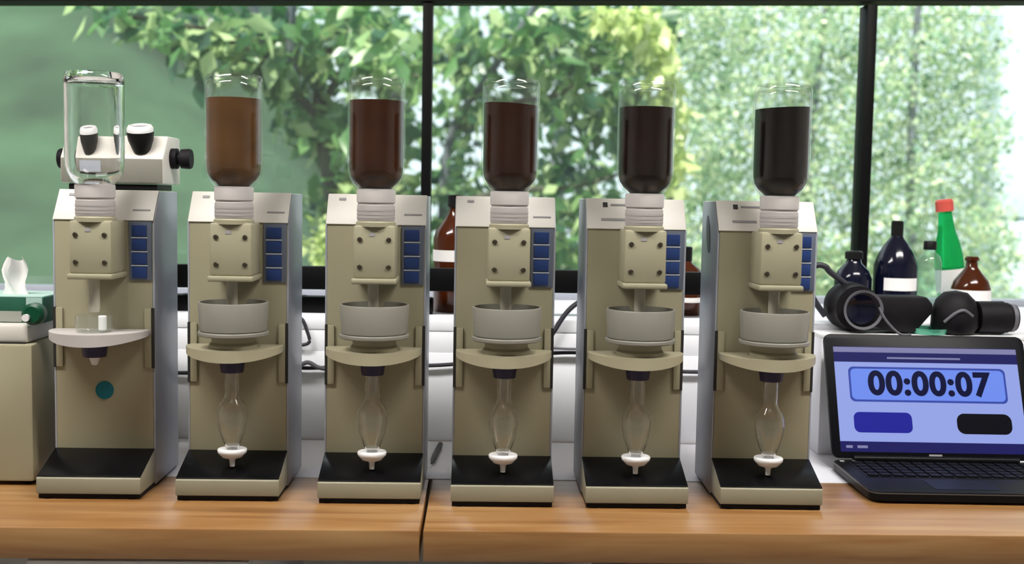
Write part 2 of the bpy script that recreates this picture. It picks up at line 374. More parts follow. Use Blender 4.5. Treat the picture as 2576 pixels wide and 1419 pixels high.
# ------------------------------------------------------------------ the machines
BW = 0.0745
def build_machine(idx, loc, rz, label):
    t = tag(empty('sample_dispenser', loc, rz), label, 'lab machine', 'beige dispensers in a row on the bench')
    first = idx == 0
    pz = 0.239 if first else 0.2195
    K = 'mc_'
    obj('body', lambda bm: prism(bm, [(0, 0.004), (0, 0.398), (0.030, 0.443), (0.125, 0.443), (0.125, 0.004)], -BW+0.003, BW-0.003, 0.0015), 'beige', t, K+'body')
    for s in (-1, 1):
        obj('side_panel', lambda bm: prism(bm, [(0.001, 0.004), (0.001, 0.397), (0.031, 0.4425), (0.126, 0.4425), (0.126, 0.004)], s*(BW-0.003), s*BW, 0.0008), 'side_grey', t, K+'side%d' % s)
    def fascia(bm):
        n = Vector((0, -0.045, 0.030)).normalized()*0.0022
        prism(bm, [(0.0, 0.3985), (0.0+n.y, 0.3985+n.z), (0.030+n.y, 0.443+n.z), (0.030, 0.443)], -BW+0.001, BW-0.001, 0.0006)
    fa = obj('fascia', fascia, 'beige_light', t, K+'fascia')
    base = obj('base', lambda bm: prism(bm, [(-0.075, 0.0080), (-0.075, 0.031), (-0.0005, 0.057), (-0.0005, 0.0080)], -0.074, 0.074, 0.0015), 'base_beige', t, K+'base')
    sl = math.atan2(0.026, 0.075)
    obj('drip_mat', lambda bm: prism(bm, [(-0.0725, 0.0322), (-0.0725, 0.0337), (-0.001, 0.0585), (-0.001, 0.057)], -0.0735, 0.0735, 0.0004), 'mat_black', base, K+'mat')
    obj('gap_shade', lambda bm: box(bm, (0, 0.0255, 0.0045), (0.144, 0.192, 0.0070)), 'rubber', t, K+'gap_shade')  # added black block that paints in the shadow gap under the base
    for fx in (-0.06, 0.06):
        for fy in (-0.062, 0.11):
            obj('foot', lambda bm: cyl(bm, (fx, fy, 0.0006), 0.009, 0.0012), 'rubber', t, K+'foot%s%s' % (fx, fy))
    # valve block with screws and lip
    BX = 0.004
    blk = obj('valve_block', lambda bm: box(bm, (BX, -0.0345, 0.362), (0.060, 0.068, 0.076), 0.004), 'block', t, K+'blk')
    obj('lip', lambda bm: box(bm, (BX, -0.037, 0.3205), (0.064, 0.074, 0.008), 0.0025), 'block', blk, K+'lip')
    for sx in (-0.0205, 0.0205):
        for sz in (0.380, 0.341):
            obj('screw', lambda bm: cyl(bm, (BX+sx, -0.069, sz), 0.0036, 0.003, 14, 'Y', 0.0008), 'screw', blk, K+'scr%s%s' % (sx, sz))
    obj('block_mark', lambda bm: box(bm, (BX-0.003, -0.0687, 0.387), (0.008, 0.0006, 0.005)), 'print_grey', blk, K+'bmark')
    obj('neck_socket', lambda bm: lathe(bm, [(0, 0.398), (0.0285, 0.398), (0.0285, 0.404), (0.0265, 0.406), (0, 0.406)], 36, (BX, -0.045, 0)), 'block', t, K+'sock')
    obj('nozzle', lambda bm: lathe(bm, [(0, 0.268), (0.0070, 0.268), (0.0080, 0.272), (0.0080, 0.313), (0.0095, 0.3165), (0, 0.3165)], 24, (BX-0.003, -0.045, 0)), 'nozzle', t, K+'noz')
    # button strip
    bp = obj('button_panel', lambda bm: box(bm, (0.0545, -0.0012, 0.3545), (0.033, 0.0024, 0.087), 0.0008), 'panel_blue', t, K+'bp')
    for k in range(4):
        obj('button', lambda bm: box(bm, (0.0535, -0.0032, 0.3845-0.0206*k), (0.0215, 0.0022, 0.0165), 0.0008), 'button_blue', bp, K+'btn%d' % k)
        if k < 3: obj('divider', lambda bm: box(bm, (0.0535, -0.0028, 0.3742-0.0206*k), (0.024, 0.0012, 0.0018)), 'button_line', bp, K+'dv%d' % k)
    # fascia print, lying on the slope
    ang = math.atan2(0.045, 0.030)
    def slope(u, x, w, h):      # u along the slope from its lower edge, in m
        return lambda bm: [box(bm, (0, 0, 0), (w, h, 0.0006))] and bmesh.ops.transform(bm, matrix=Matrix.Translation((x, 0.030*u/0.0541-0.0022, 0.3985+0.045*u/0.0541+0.0014)) @ Matrix.Rotation(ang, 4, 'X'), verts=bm.verts)
    if idx >= 4:
        obj('logo_dot', slope(0.042, -0.045, 0.007, 0.008), 'print_dark', fa, K+'dot')
        obj('lettering', slope(0.042, -0.022, 0.030, 0.003), 'print_grey', fa, K+'lt1')
        obj('lettering', slope(0.016, -0.034, 0.036, 0.004), 'print_grey', fa, K+'lt2')
    else:
        obj('lettering', slope(0.044, -0.052, 0.010, 0.004), 'print_grey', fa, K+'lt3')
        obj('lettering', slope(0.018, 0.054, 0.026, 0.0025), 'print_grey', fa, K+'lt4')
    # lift bracket and platform
    for s in (-1, 1):
        br = obj('bracket', lambda bm: box(bm, (s*0.0650, -0.0018, pz-0.014), (0.010, 0.0036, 0.088), 0.001), 'beige', t, K+'br%d%s' % (s, pz))
        obj('slot', lambda bm: box(bm, (s*0.0722, -0.0012, pz-0.014), (0.0040, 0.0024, 0.090)), 'slot', br, K+'sl%d%s' % (s, pz))
    pts = [(0.070*math.cos(a), -0.018-0.070*math.sin(a)) for a in np.linspace(0, math.pi, 37)]
    pts = [(0.0700, -0.0055)] + pts + [(-0.0700, -0.0055)]
    def plat(bm):
        plate(bm, pts[::-1], pz-0.0145, pz, 0.0025)
        for v in bm.verts:
            if v.co.z < pz-0.006: v.co.z += 0.0085*(abs(v.co.x)/0.07)**2.2 - 0.003
    obj('platform', plat, 'platform' if not first else 'cap_white', t, K+'plat%s' % pz)
    obj('outlet_collar', lambda bm: lathe(bm, [(0, pz-0.0178), (0.019, pz-0.0178), (0.0175, pz-0.026), (0.0160, pz-0.036), (0, pz-0.036)], 30, (0.001, -0.045, 0)), 'navy', t, K+'oc%s' % pz)
    if first:
        obj('outlet_tip', lambda bm: lathe(bm, [(0, pz-0.0365), (0.008, pz-0.0365), (0.004, pz-0.048), (0, pz-0.049)], 20, (0.001, -0.045, 0)), 'white', t, K+'otip')
        obj('round_sticker', lambda bm: cyl(bm, (0.0, -0.0007, 0.146), 0.0135, 0.0012, 24, 'Y'), 'teal', t, K+'sticker')
    if idx == 5:
        obj('hand_recess', lambda bm: [lathe(bm, [(0, -0.0006), (0.030, -0.0006), (0.030, 0.0006), (0, 0.0006)], 24, (0, 0, 0), 'X'), bmesh.ops.scale(bm, vec=(1, 0.4, 1), verts=bm.verts), bmesh.ops.rotate(bm, matrix=Matrix.Rotation(R(-18), 3, 'X'), verts=bm.verts), bmesh.ops.translate(bm, vec=(-BW-0.0005, 0.070, 0.392), verts=bm.verts)], 'cable_grey', t, K+'recess')
    return t

def build_bottle(loc, rz, level, liq, label, wobble=0.0):
    """inverted bottle standing on its screw cap; local z follows the machine"""
    t = tag(empty('inverted_bottle', loc, rz), label, 'bottle', 'inverted bottles on the machines')
    c = (0.004, -0.045, 0)
    Z0, Z1 = 0.450, 0.609
    def glass(bm):
        outer = [(0.0215, 0.412), (0.0215, 0.448), (0.0270, 0.4525), (0.0335, 0.459), (0.0385, 0.468), (0.0405, 0.478), (0.0410, 0.488), (0.0410, 0.599), (0.0400, 0.605), (0.0370, 0.609), (0.0330, 0.6095), (0.0300, 0.6075), (0, 0.6045)]
        inner = [(0, 0.5985), (0.030, 0.600), (0.0350, 0.6005), (0.0375, 0.5975), (0.0386, 0.592), (0.0386, 0.488), (0.0381, 0.478), (0.0362, 0.469), (0.0315, 0.4615), (0.0255, 0.456), (0.0193, 0.450), (0.0193, 0.412), (0.0215, 0.412)]
        if not liq: inner = [(max(0, r-0.0016) if r > 0.02 else r, z) for r, z in inner[:-1]] + [inner[-1]]
        lathe(bm, outer+inner, 56, c)
    obj('glass', glass, 'bottle_glass' if liq else 'glass', t, 'bottle_glass%d' % bool(liq))
    if liq:
        def liquid(bm):
            g = 0.00015
            prof = [(0, 0.414), (0.0193-g, 0.414), (0.0193-g, 0.4502), (0.0255-g, 0.4562), (0.0315-g, 0.4617), (0.0362-g, 0.4692), (0.0381-g, 0.478), (0.0386-g, 0.488), (0.0386-g, level), (0, level)]
            vs = lathe(bm, prof, 48, c)
            for v in vs:
                if abs(v.co.z-level) < 1e-5:
                    v.co.z += wobble*(v.co.x-c[0])/0.0386
        obj('liquid', liquid, liq, t)
    cp = obj('cap', lambda bm: lathe(bm, [(0, 0.4062), (0.0262, 0.4062), (0.0270, 0.4080), (0.0270, 0.4285), (0.0258, 0.4295), (0.0258, 0.4315), (0.0275, 0.4325), (0.0278, 0.4495), (0.0268, 0.4515), (0.0220, 0.4518), (0.0217, 0.4110), (0, 0.4110)], 48, c), 'cap_white', t, 'bottle_cap')
    for k, (z, h) in enumerate(((0.4215, 0.0030), (0.4160, 0.0028), (0.4110, 0.0020))):
        obj('cap_ring', lambda bm: lathe(bm, [(0.0266, z-h/2), (0.0274, z-h/2), (0.0274, z+h/2), (0.0266, z+h/2)], 40, c), 'cap_grey', cp, 'capring%d' % k)
    return t

def build_funnel(loc, rz, label):
    t = tag(empty('filter_funnel', loc, rz), label, 'funnel', 'cream filter funnels on the platforms')
    c = (0.003, -0.045, 0)
    obj('bowl', lambda bm: lathe(bm, [(0, 0.2385), (0.046, 0.2385), (0.0475, 0.2400), (0.0500, 0.279), (0.0492, 0.2805), (0.0470, 0.2805), (0.0462, 0.279), (0.0440, 0.2480), (0, 0.2460)], 56, c), 'bowl_white', t, 'fun_bowl')
    obj('flange', lambda bm: lathe(bm, [(0, 0.2320), (0.0490, 0.2320), (0.0503, 0.2335), (0.0503, 0.2372), (0.0490, 0.2384), (0, 0.2384)], 56, c), 'bowl_white', t, 'fun_fl')
    obj('seat_ring', lambda bm: lathe(bm, [(0, 0.2142), (0.034, 0.2142), (0.034, 0.219), (0.031, 0.2225), (0.031, 0.2318), (0, 0.2318)], 48, c), 'platform', t, 'fun_seat')
    return t

def build_vessel(loc, rz, label):
    t = tag(empty('glass_vessel', loc, rz), label, 'glass vessel', 'pear shaped glass vessels below the platforms')
    c = (0.001, -0.045, 0)
    prof = [(0.0105, 0.1832), (0.0108, 0.160), (0.0100, 0.152), (0.0125, 0.144), (0.0185, 0.136), (0.0218, 0.124), (0.0218, 0.114), (0.0195, 0.100), (0.0150, 0.086), (0.0105, 0.076), (0.0085, 0.0705)]
    inn = [(r-0.0013, z) for r, z in prof[::-1]]
    obj('bulb', lambda bm: lathe(bm, prof+inn+[prof[0]], 40, c), 'glass', t, 'ves_bulb')
    obj('tip_cup', lambda bm: lathe(bm, [(0, 0.0700), (0.0205, 0.0705), (0.0212, 0.0690), (0.0205, 0.0655), (0.0140, 0.0585), (0.0060, 0.0570), (0.0040, 0.0530), (0.0035, 0.0445), (0, 0.0440)], 36, c), 'white', t, 'ves_cup')
    return t

mat('liq_1', (0.092, 0.041, 0.012), 0.35, spec=0.1, noise=0.18, nscale=30)
mat('liq_2', (0.034, 0.0075, 0.0008), 0.3, spec=0.1, noise=0.2, nscale=30)
mat('liq_3', (0.020, 0.0032, 0.0004), 0.3, spec=0.1, noise=0.2, nscale=30)
mat('liq_4', (0.007, 0.0010, 0.0003), 0.3, spec=0.1, noise=0.2, nscale=30)
mat('liq_5', (0.0022, 0.0005, 0.0003), 0.3, spec=0.1)
ROW = [(222, 1247, 0.0, 'leftmost beige machine, without funnel, with a teal dot on its front'),
       (571, 1252, 0.0, 'beige machine under the bottle of lightest brown liquid'),
       (928, 1259, 0.0, 'beige machine just left of the dark worktop joint'),
       (1263, 1267, 0.0, 'beige machine just right of the dark worktop joint'),
       (1602, 1271, 0.0, 'second beige machine from the laptop'),
       (1942, 1274, -0.8, 'beige machine next to the laptop, with an oval recess on its side')]
BOT = [(None, None, 0, 'empty clear inverted bottle in front of the microscope eyepieces'),
       ('liq_1', 0.576, 0, 'inverted bottle of light brown cloudy liquid'),
       ('liq_2', 0.576, 0, 'inverted bottle of chestnut brown liquid beside the middle window mullion'),
       ('liq_3', 0.574, -0.002, 'inverted bottle of dark red brown liquid right of the middle window mullion'),
       ('liq_4', 0.573, 0, 'inverted bottle of very dark brown liquid, second from the right'),
       ('liq_5', 0.576, 0.002, 'rightmost inverted bottle, with near black liquid')]
ORD = ['', 'under the lightest brown bottle', 'on the machine left of the dark worktop joint', 'on the machine right of the dark worktop joint', 'on the second machine from the laptop', 'on the machine next to the laptop']
for i, (px, py, yw, lab) in enumerate(ROW):
    p = on(px, py, 0.006)
    loc = (p.x, p.y + 0.075, 0.0); rz = R(yw)
    build_machine(i, loc, rz, lab)
    lq, lv, wob, bl = BOT[i]
    build_bottle(loc, rz, lv, lq, bl, wob)
    if i:
        build_funnel((loc[0], loc[1], 0.0056), rz, 'round cream funnel bowl ' + ORD[i])
        build_vessel(loc, rz, 'pear shaped glass vessel ' + ORD[i])
    else:
        c = (0.001, -0.045, 0)
        v = tag(empty('glass_cup', (loc[0], loc[1], 0.2392), rz), 'low clear glass cup with a small white stopper on the leftmost machine', 'glass cup')
        pr = [(0, 0.0), (0.024, 0.0), (0.026, 0.004), (0.026, 0.024), (0.0245, 0.024), (0.0245, 0.005), (0.022, 0.002), (0, 0.002)]
        obj('cup', lambda bm: lathe(bm, pr, 36, c), 'thin_glass', v)
        obj('stopper', lambda bm: cyl(bm, (0.015, -0.052, 0.0135), 0.0058, 0.021, 16, 'Z', 0.001), 'white', v)

# ------------------------------------------------------------------ laptop with the timer
emit_mat('scr_light', (0.30, 0.37, 0.78), 1.0)
emit_mat('scr_field', (0.16, 0.27, 0.85), 1.0)
emit_mat('scr_navy', (0.012, 0.012, 0.11), 1.0)
emit_mat('scr_line', (0.04, 0.07, 0.38), 1.0)
emit_mat('scr_blue', (0.014, 0.016, 0.30), 1.0)
emit_mat('scr_ink', (0.001, 0.002, 0.035), 1.0)
emit_mat('scr_grey', (0.22, 0.22, 0.40), 1.0)
emit_mat('scr_black', (0.001, 0.001, 0.004), 1.0)
def build_laptop():
    LW, LD, LH, TH = 0.343, 0.205, 0.213, 0.018
    t = tag(empty('laptop', (0.757, 1.600, 0.0), 0), 'open black laptop showing a 00:00:07 timer', 'laptop')
    t.rotation_euler.z = R(-1.5)
    def rrect(w, h, r, cx=0, cy=0, n=6):
        p = []
        for qx, qy, a0 in ((1, 1, 0), (-1, 1, 90), (-1, -1, 180), (1, -1, 270)):
            for k in range(n+1):
                a = R(a0 + 90*k/n); p.append((cx+qx*(w/2-r)+r*math.cos(a), cy+qy*(h/2-r)+r*math.sin(a)))
        return p
    base = obj('base', lambda bm: plate(bm, rrect(LW, LD, 0.016, 0, LD/2), 0.004, TH, 0.002), 'laptop_shell', t)
    obj('edge_trim', lambda bm: plate(bm, rrect(LW+0.001, LD+0.001, 0.0165, 0, LD/2), TH-0.0035, TH-0.0015), 'laptop_edge', base)
    for fx in (-0.14, 0.14):
        for fy in (0.025, 0.18): obj('foot', lambda bm: cyl(bm, (fx, fy, 0.0022), 0.008, 0.0044), 'rubber', base)
    kb = obj('keyboard_well', lambda bm: plate(bm, rrect(0.30, 0.100, 0.004, 0, 0.138), TH, TH+0.0006), 'dark', base)
    km = mesh_of('key', lambda bm: box(bm, (0, 0, 0), (0.0162, 0.0150, 0.0022), 0.0008), 'laptop_shell')
    for r_ in range(5):
        for c_ in range(15):
            k = bpy.data.objects.new('key', km); COL.objects.link(k); k.parent = kb
            k.location = (-0.137+c_*0.0196, 0.178-r_*0.0195, TH+0.0016)
    obj('touchpad', lambda bm: plate(bm, rrect(0.098, 0.056, 0.004, -0.02, 0.046), TH, TH+0.0005), 'screen_bezel', base)
    led = mesh_of('led', lambda bm: box(bm, (0, 0, 0), (0.007, 0.003, 0.0008)), 'white')
    for q in ((-0.158, 0.192), (-0.138, 0.193)):
        k = bpy.data.objects.new('power_light', led); COL.objects.link(k); k.parent = base; k.location = (q[0], q[1], TH+0.0005)
    hg = obj('hinge', lambda bm: cyl(bm, (0, LD-0.006, TH+0.003), 0.006, LW*0.8, 16, 'X'), 'laptop_shell', t)
    lean = R(22.3)
    lid = obj('lid', lambda bm: plate(bm, rrect(LW, LH, 0.012, 0, LH/2), -0.006, 0.0, 0.0015), 'screen_bezel', t)
    lid.location = (0, LD-0.004, TH+0.004); lid.rotation_euler = (R(90)-lean, 0, 0)
    # everything below lies on the screen: x to the right, y up the screen
    def scr(name, poly, z, m): return obj(name, lambda bm: plate(bm, poly, z, z+0.00012), m, lid, smooth=False)
    SW, SH, SY = 0.313, 0.181, 0.010
    def rc(u0, v0, u1, v1): return [(-SW/2+SW*u0, SY+SH*v0), (-SW/2+SW*u1, SY+SH*v0), (-SW/2+SW*u1, SY+SH*v1), (-SW/2+SW*u0, SY+SH*v1)]
    def rr(u0, v0, u1, v1, r): return rrect(SW*(u1-u0), SH*(v1-v0), r, -SW/2+SW*(u0+u1)/2, SY+SH*(v0+v1)/2)
    scr('display', rc(0, 0, 1, 1), 0.0002, 'scr_navy')
    scr('tab_bar', rc(0, 0.945, 1, 0.995), 0.0004, 'scr_grey')
    scr('address_text', rc(0.29, 0.885, 0.69, 0.902), 0.0004, 'scr_grey')
    scr('page', rc(0, 0.097, 1, 0.85), 0.0004, 'scr_light')
    scr('timer_frame', rr(0.072, 0.470, 0.925, 0.805, 0.009), 0.0006, 'scr_line')
    scr('timer_field', rr(0.083, 0.490, 0.914, 0.785, 0.008), 0.0008, 'scr_field')
    scr('start_button', rr(0.082, 0.180, 0.395, 0.372, 0.010), 0.0006, 'scr_blue')
    scr('reset_button', rr(0.635, 0.180, 0.930, 0.372, 0.013), 0.0006, 'scr_black')
    for u in (0.03, 0.09, 0.11): scr('task_text', rc(u, 0.035, u+0.035, 0.06), 0.0004, 'scr_grey')
    cu = bpy.data.curves.new('timer_digits', 'FONT'); cu.body = '00:00:07'; cu.size = 0.056; cu.align_x = 'CENTER'; cu.align_y = 'CENTER'; cu.offset = 0.0022; cu.space_character = 1.07
    tmp = bpy.data.objects.new('tmp', cu); COL.objects.link(tmp)
    me = bpy.data.meshes.new_from_object(tmp.evaluated_get(bpy.context.evaluated_depsgraph_get()))
    bpy.data.objects.remove(tmp); me.materials.clear(); me.materials.append(MATS['scr_ink'])
    tx = bpy.data.objects.new('timer_digits', me); COL.objects.link(tx); tx.parent = lid
    tx.location = (-SW/2+SW*0.505, SY+SH*0.638, 0.0012)
    scr('brand_mark', [(-0.010, 0.0035), (0.012, 0.0035), (0.012, 0.0075), (-0.010, 0.0075)], 0.0003, 'print_grey')
build_laptop()

# ------------------------------------------------------------------ left: beige instrument, tissue box
def build_left():
    yb = on(60, 1222, 0.0).y
    a, b = at(-230, 900, yb), at(82, 868, yb)
    zt = b.z; xr = at(82, 1000, yb).x; xl = xr - 0.20
    t = tag(empty('beige_instrument', ((xl+xr)/2, yb, 0)), 'beige box shaped instrument cut off by the left picture edge', 'instrument')
    w = xr-xl
    obj('body', lambda bm: box(bm, (0, 0.08, zt/2+0.003), (w, 0.16, zt-0.006), 0.004), 'beige', t)
    obj('top_cover', lambda bm: box(bm, (-0.004, 0.085, zt+0.014), (w-0.012, 0.145, 0.027), 0.005), 'beige_light', t)
    obj('vent_slit', lambda bm: box(bm, (-0.004, 0.0115, zt+0.001), (w-0.02, 0.004, 0.003)), 'slot', t)
    for q in (-1, 1):
        for yy in (0.02, 0.14): obj('foot', lambda bm: cyl(bm, (q*w*0.42, yy, 0.0033), 0.009, 0.0066), 'rubber', t)
    z2 = zt+0.0278
    # tissue box
    yt = yb+0.045
    xc = at(70, 790, yt).x; hb = at(70, 748, yt).z - z2
    k = tag(empty('tissue_box', (xc, yt, z2)), 'green cardboard tissue box on the beige instrument', 'tissue box')
    W2 = 0.16
    obj('carton', lambda bm: box(bm, (-W2/2+0.012, 0.055, hb/2), (W2+0.024, 0.11, hb), 0.0012), 'green_box', k)
    obj('front_print', lambda bm: box(bm, (-W2/2-0.004, -0.0006, hb*0.24), (W2-0.01, 0.0008, hb*0.42)), 'grey_board', k)
    obj('corner_print', lambda bm: box(bm, (0.010, -0.0007, hb*0.5), (0.024, 0.0008, hb*0.98)), 'green_box_pale', k)
    obj('top_print', lambda bm: box(bm, (-W2/2+0.012, 0.055, hb+0.0004), (W2+0.018, 0.104, 0.0008)), 'green_box_pale', k)
    def tissue(bm):
        n = 15; h = at(40, 652, yt+0.04).z - (z2+hb)
        rows = []
        for j in range(7):
            v = j/6; row = []
            for i in range(n):
                u = i/(n-1); wd_ = 0.040*(1-0.06*v)
                row.append(bm.verts.new(((u-0.5)*wd_ + 0.004*math.sin(7*v+3*u), 0.007*math.sin(u*9+v*2)*(0.4+v), h*v*(1+0.06*math.sin(u*8)) )))
            rows.append(row)
        for a_, b_ in zip(rows, rows[1:]):
            for i in range(n-1): bm.faces.new((a_[i], a_[i+1], b_[i+1], b_[i]))
        bmesh.ops.solidify(bm, geom=bm.faces[:], thickness=0.0012)
    ti = obj('tissue', tissue, 'paper', k); ti.location = (at(38, 745, yt+0.04).x-xc, 0.04, hb+0.0008)
    # small green holder with a white knob
    q = at(78, 838, yb+0.020)
    g = tag(empty('green_dispenser', (q.x, yb+0.020, z2)), 'small dark green clip with a white button in front of the tissue box', 'clip')
    obj('shell', lambda bm: lathe(bm, [(0, -0.012), (0.012, -0.012), (0.0165, -0.006), (0.0165, 0.008), (0.012, 0.012), (0, 0.012)], 28, (0.006, 0, 0.0166), 'Y'), 'deep_green', g)
    obj('button', lambda bm: lathe(bm, [(0, -0.004), (0.004, -0.004), (0.0055, -0.001), (0.0055, 0.004), (0, 0.004)], 18, (-0.001, -0.014, 0.012), 'Y'), 'white', g)
build_left()

# ------------------------------------------------------------------ microscope behind the first machine
def build_microscope():
    Y = 1.93
    c = at(300, 400, Y); x0 = c.x
    def X(px): return at(px, 400, Y).x - x0
    def Z(py, px=300): return at(px, py, Y).z
    t = tag(empty('microscope', (x0, Y, 0)), 'cream binocular microscope standing behind the leftmost machine', 'microscope')
    obj('foot_plate', lambda bm: box(bm, (0, -0.02, 0.014), (0.16, 0.17, 0.028), 0.008), 'beige_light', t)
    obj('column', lambda bm: box(bm, (0, 0.035, 0.22), (0.05, 0.05, 0.40), 0.008), 'beige_light', t)
    obj('stage', lambda bm: box(bm, (0, -0.03, 0.20), (0.13, 0.10, 0.012), 0.003), 'dark', t)
    xa, xb = X(178), X(432)
    zb, zm, zt = Z(462), Z(398), Z(342)
    head = obj('head', lambda bm: prism(bm, [(-0.050, zb), (-0.050, zm), (-0.020, zt), (0.055, zt), (0.055, zb)], xa, xb, 0.004), 'beige_light', t)
    obj('under_head', lambda bm: box(bm, ((xa+xb)/2, 0.0, zb-0.006), ((xb-xa)*0.86, 0.09, 0.010), 0.002), 'dark', t)
    obj('shaded_front', lambda bm: box(bm, ((xa+xb)/2, -0.0502, (zb+zm)/2), (xb-xa-0.004, 0.0012, (zm-zb)-0.004), 0.0004), 'bowl_white', head)  # darker plate: weaker light on the upright face put into its colour
    obj('front_print', lambda bm: box(bm, ((X(205)+X(285))/2, -0.0512, (zb+zm)/2), (X(285)-X(205), 0.001, (zm-zb)*0.72)), 'side_grey', head)
    for px in (240, 374):
        ex = X(px); ez = Z(362, px)
        e = obj('eyepiece', lambda bm: lathe(bm, [(0, -0.034), (0.012, -0.034), (0.0155, -0.026), (0.0205, -0.012), (0.0220, 0.0), (0.0220, 0.002), (0, 0.002)], 32), 'dark', t)
        e.location = (ex, -0.046, Z(338, px)); e.rotation_euler = (R(14), 0, 0)
        obj('rim', lambda bm: lathe(bm, [(0, 0.0022), (0.0215, 0.0022), (0.0215, 0.008), (0.0185, 0.0125), (0.0165, 0.0130), (0.0155, 0.0095), (0, 0.0090)], 32), 'white', e)
        obj('lens', lambda bm: lathe(bm, [(0, 0.0105), (0.010, 0.0102), (0.0150, 0.0098), (0, 0.0094)], 28), 'dark_glass', e)
    zk = Z(399)
    for s, pa, pb in ((-1, 150, 178), (1, 422, 482)):
        xa_, xb_ = X(pa), X(pb); L_ = xb_-xa_
        kn = obj('focus_knob', lambda bm: lathe(bm, [(0, -L_/2), (0.016, -L_/2), (0.0175, -L_/2+0.003), (0.0175, -L_*0.08), (0.010, -L_*0.04), (0.010, L_*0.04), (0.0165, L_*0.08), (0.0175, L_/2-0.003), (0.016, L_/2), (0, L_/2)], 28, (0, 0, 0), 'X'), 'rubber', t)
        kn.location = ((xa_+xb_)/2, 0.0, Z(399, pa))
build_microscope()

# ------------------------------------------------------------------ rail, power strip and cables behind the machines
YR = PANEL_Y + 0.035
ra, rb = at(300, 682, YR), at(1990, 722, YR)
def rail(bm):
    z = (ra.z+rb.z)/2
    box(bm, ((ra.x+rb.x)/2, YR, z), (rb.x-ra.x, 0.018, 0.040), 0.002)
rl = tag(empty('guard_rail', ((ra.x+rb.x)/2, YR, LEDGE_Z)), 'long black rail above the white ledge behind the machines', 'rail')
zr = (at(455, 685, YR).z + at(1410, 716, YR).z)/2 - LEDGE_Z
obj('bar', lambda bm: box(bm, (0, 0, zr), (rb.x-ra.x, 0.018, 0.042), 0.002), 'black_frame', rl)
for px in (330, 640, 985, 1330, 1650, 1950):
    obj('post', lambda bm: box(bm, (at(px, 700, YR).x-rl.location.x, 0.004, (zr-0.02)/2), (0.012, 0.010, zr-0.02)), 'black_frame', rl)
sa, sb = at(330, 770, PANEL_Y+0.07), at(1090, 770, PANEL_Y+0.07)
ps = tag(empty('power_strip', ((sa.x+sb.x)/2, PANEL_Y+0.07, LEDGE_Z)), 'flat black power strip lying on the ledge below the rail', 'power strip')
obj('housing', lambda bm: box(bm, (0, 0, 0.0155), (sb.x-sa.x, 0.03, 0.030), 0.003), 'black_frame', ps)
for k in range(8):
    obj('socket', lambda bm: cyl(bm, (-0.24+k*0.068, 0, 0.0312), 0.012, 0.0015, 18), 'cable_grey', ps, 'sock%d' % k)
YC = PANEL_Y - 0.012
def cable(name, px, r, label, m='cable', Y=YC, end=None):
    pts = curve_pts([at(a, b, Y if not isinstance(y, float) else y) for a, b, y in [(q+(Y,))[:3] for q in px]], 8)
    o = obj(name, lambda bm: tube(bm, pts, r, 8), m); return tag(o, label, 'cable', 'cables behind the machines')
cable('power_cable', [(250, 930), (430, 938), (600, 934), (700, 922), (780, 926), (930, 920), (1100, 919), (1250, 905), (1400, 888), (1500, 893), (1640, 925), (1720, 935), (1850, 935)], 0.0036, 'long dark cable running along the white panel behind all machines')
cable('power_cable', [(700, 790), (755, 800), (772, 832), (778, 860), (758, 868), (735, 862)], 0.0032, 'short dark cable loop on the white panel between second and third machine')
cable('power_cable', [(1360, 880), (1392, 836), (1415, 800), (1440, 772), (1480, 745)], 0.0046, 'thick black cable slanting down the white panel between fourth and fifth machine')
cable('power_cable', [(620, 925), (745, 918), (775, 912), (800, 924), (830, 930)], 0.0040, 'grey cable sagging beside the second machine', 'cable_grey', PANEL_Y-0.021)
cable('power_cable', [(1300, 862), (1400, 876), (1480, 878)], 0.0022, 'thin grey cable above the long dark cable right of the fourth machine', 'cable_grey', PANEL_Y-0.021)
pen_a, pen_b = on(1085, 1166, 0.006), on(1108, 1118, 0.006)
def pen(bm):
    d = (pen_b-pen_a); n = 6
    tube(bm, [pen_a + d*k/n for k in range(n+1)], 0.005, 10, [0.001, 0.004, 0.005, 0.005, 0.005, 0.005, 0.0045])
pp = obj('pen', pen, 'cable'); tag(pp, 'short dark pen lying on the worktop between third and fourth machine', 'pen')

# ------------------------------------------------------------------ bottles on the ledge
def bottle(px, pbase, Y, parts, label, name='reagent_bottle', cat='bottle', zb=None):
    zb = LEDGE_Z if zb is None else zb
    p = at(px, pbase, Y)
    t = tag(empty(name, (p.x, Y, zb)), label, cat)
    for nm, prof, m, *rest in parts:
        par = t
        obj(nm, lambda bm: lathe(bm, prof, 36), m, par)
    return t
def prof_px(px, Y, pts):
    """pts: (half width px, py) -> (radius, height above the ledge) at that depth"""
    s = Y/FPX
    return [(w*s, at(px, y, Y).z - LEDGE_Z) for w, y in pts]
YL = PANEL_Y + 0.13
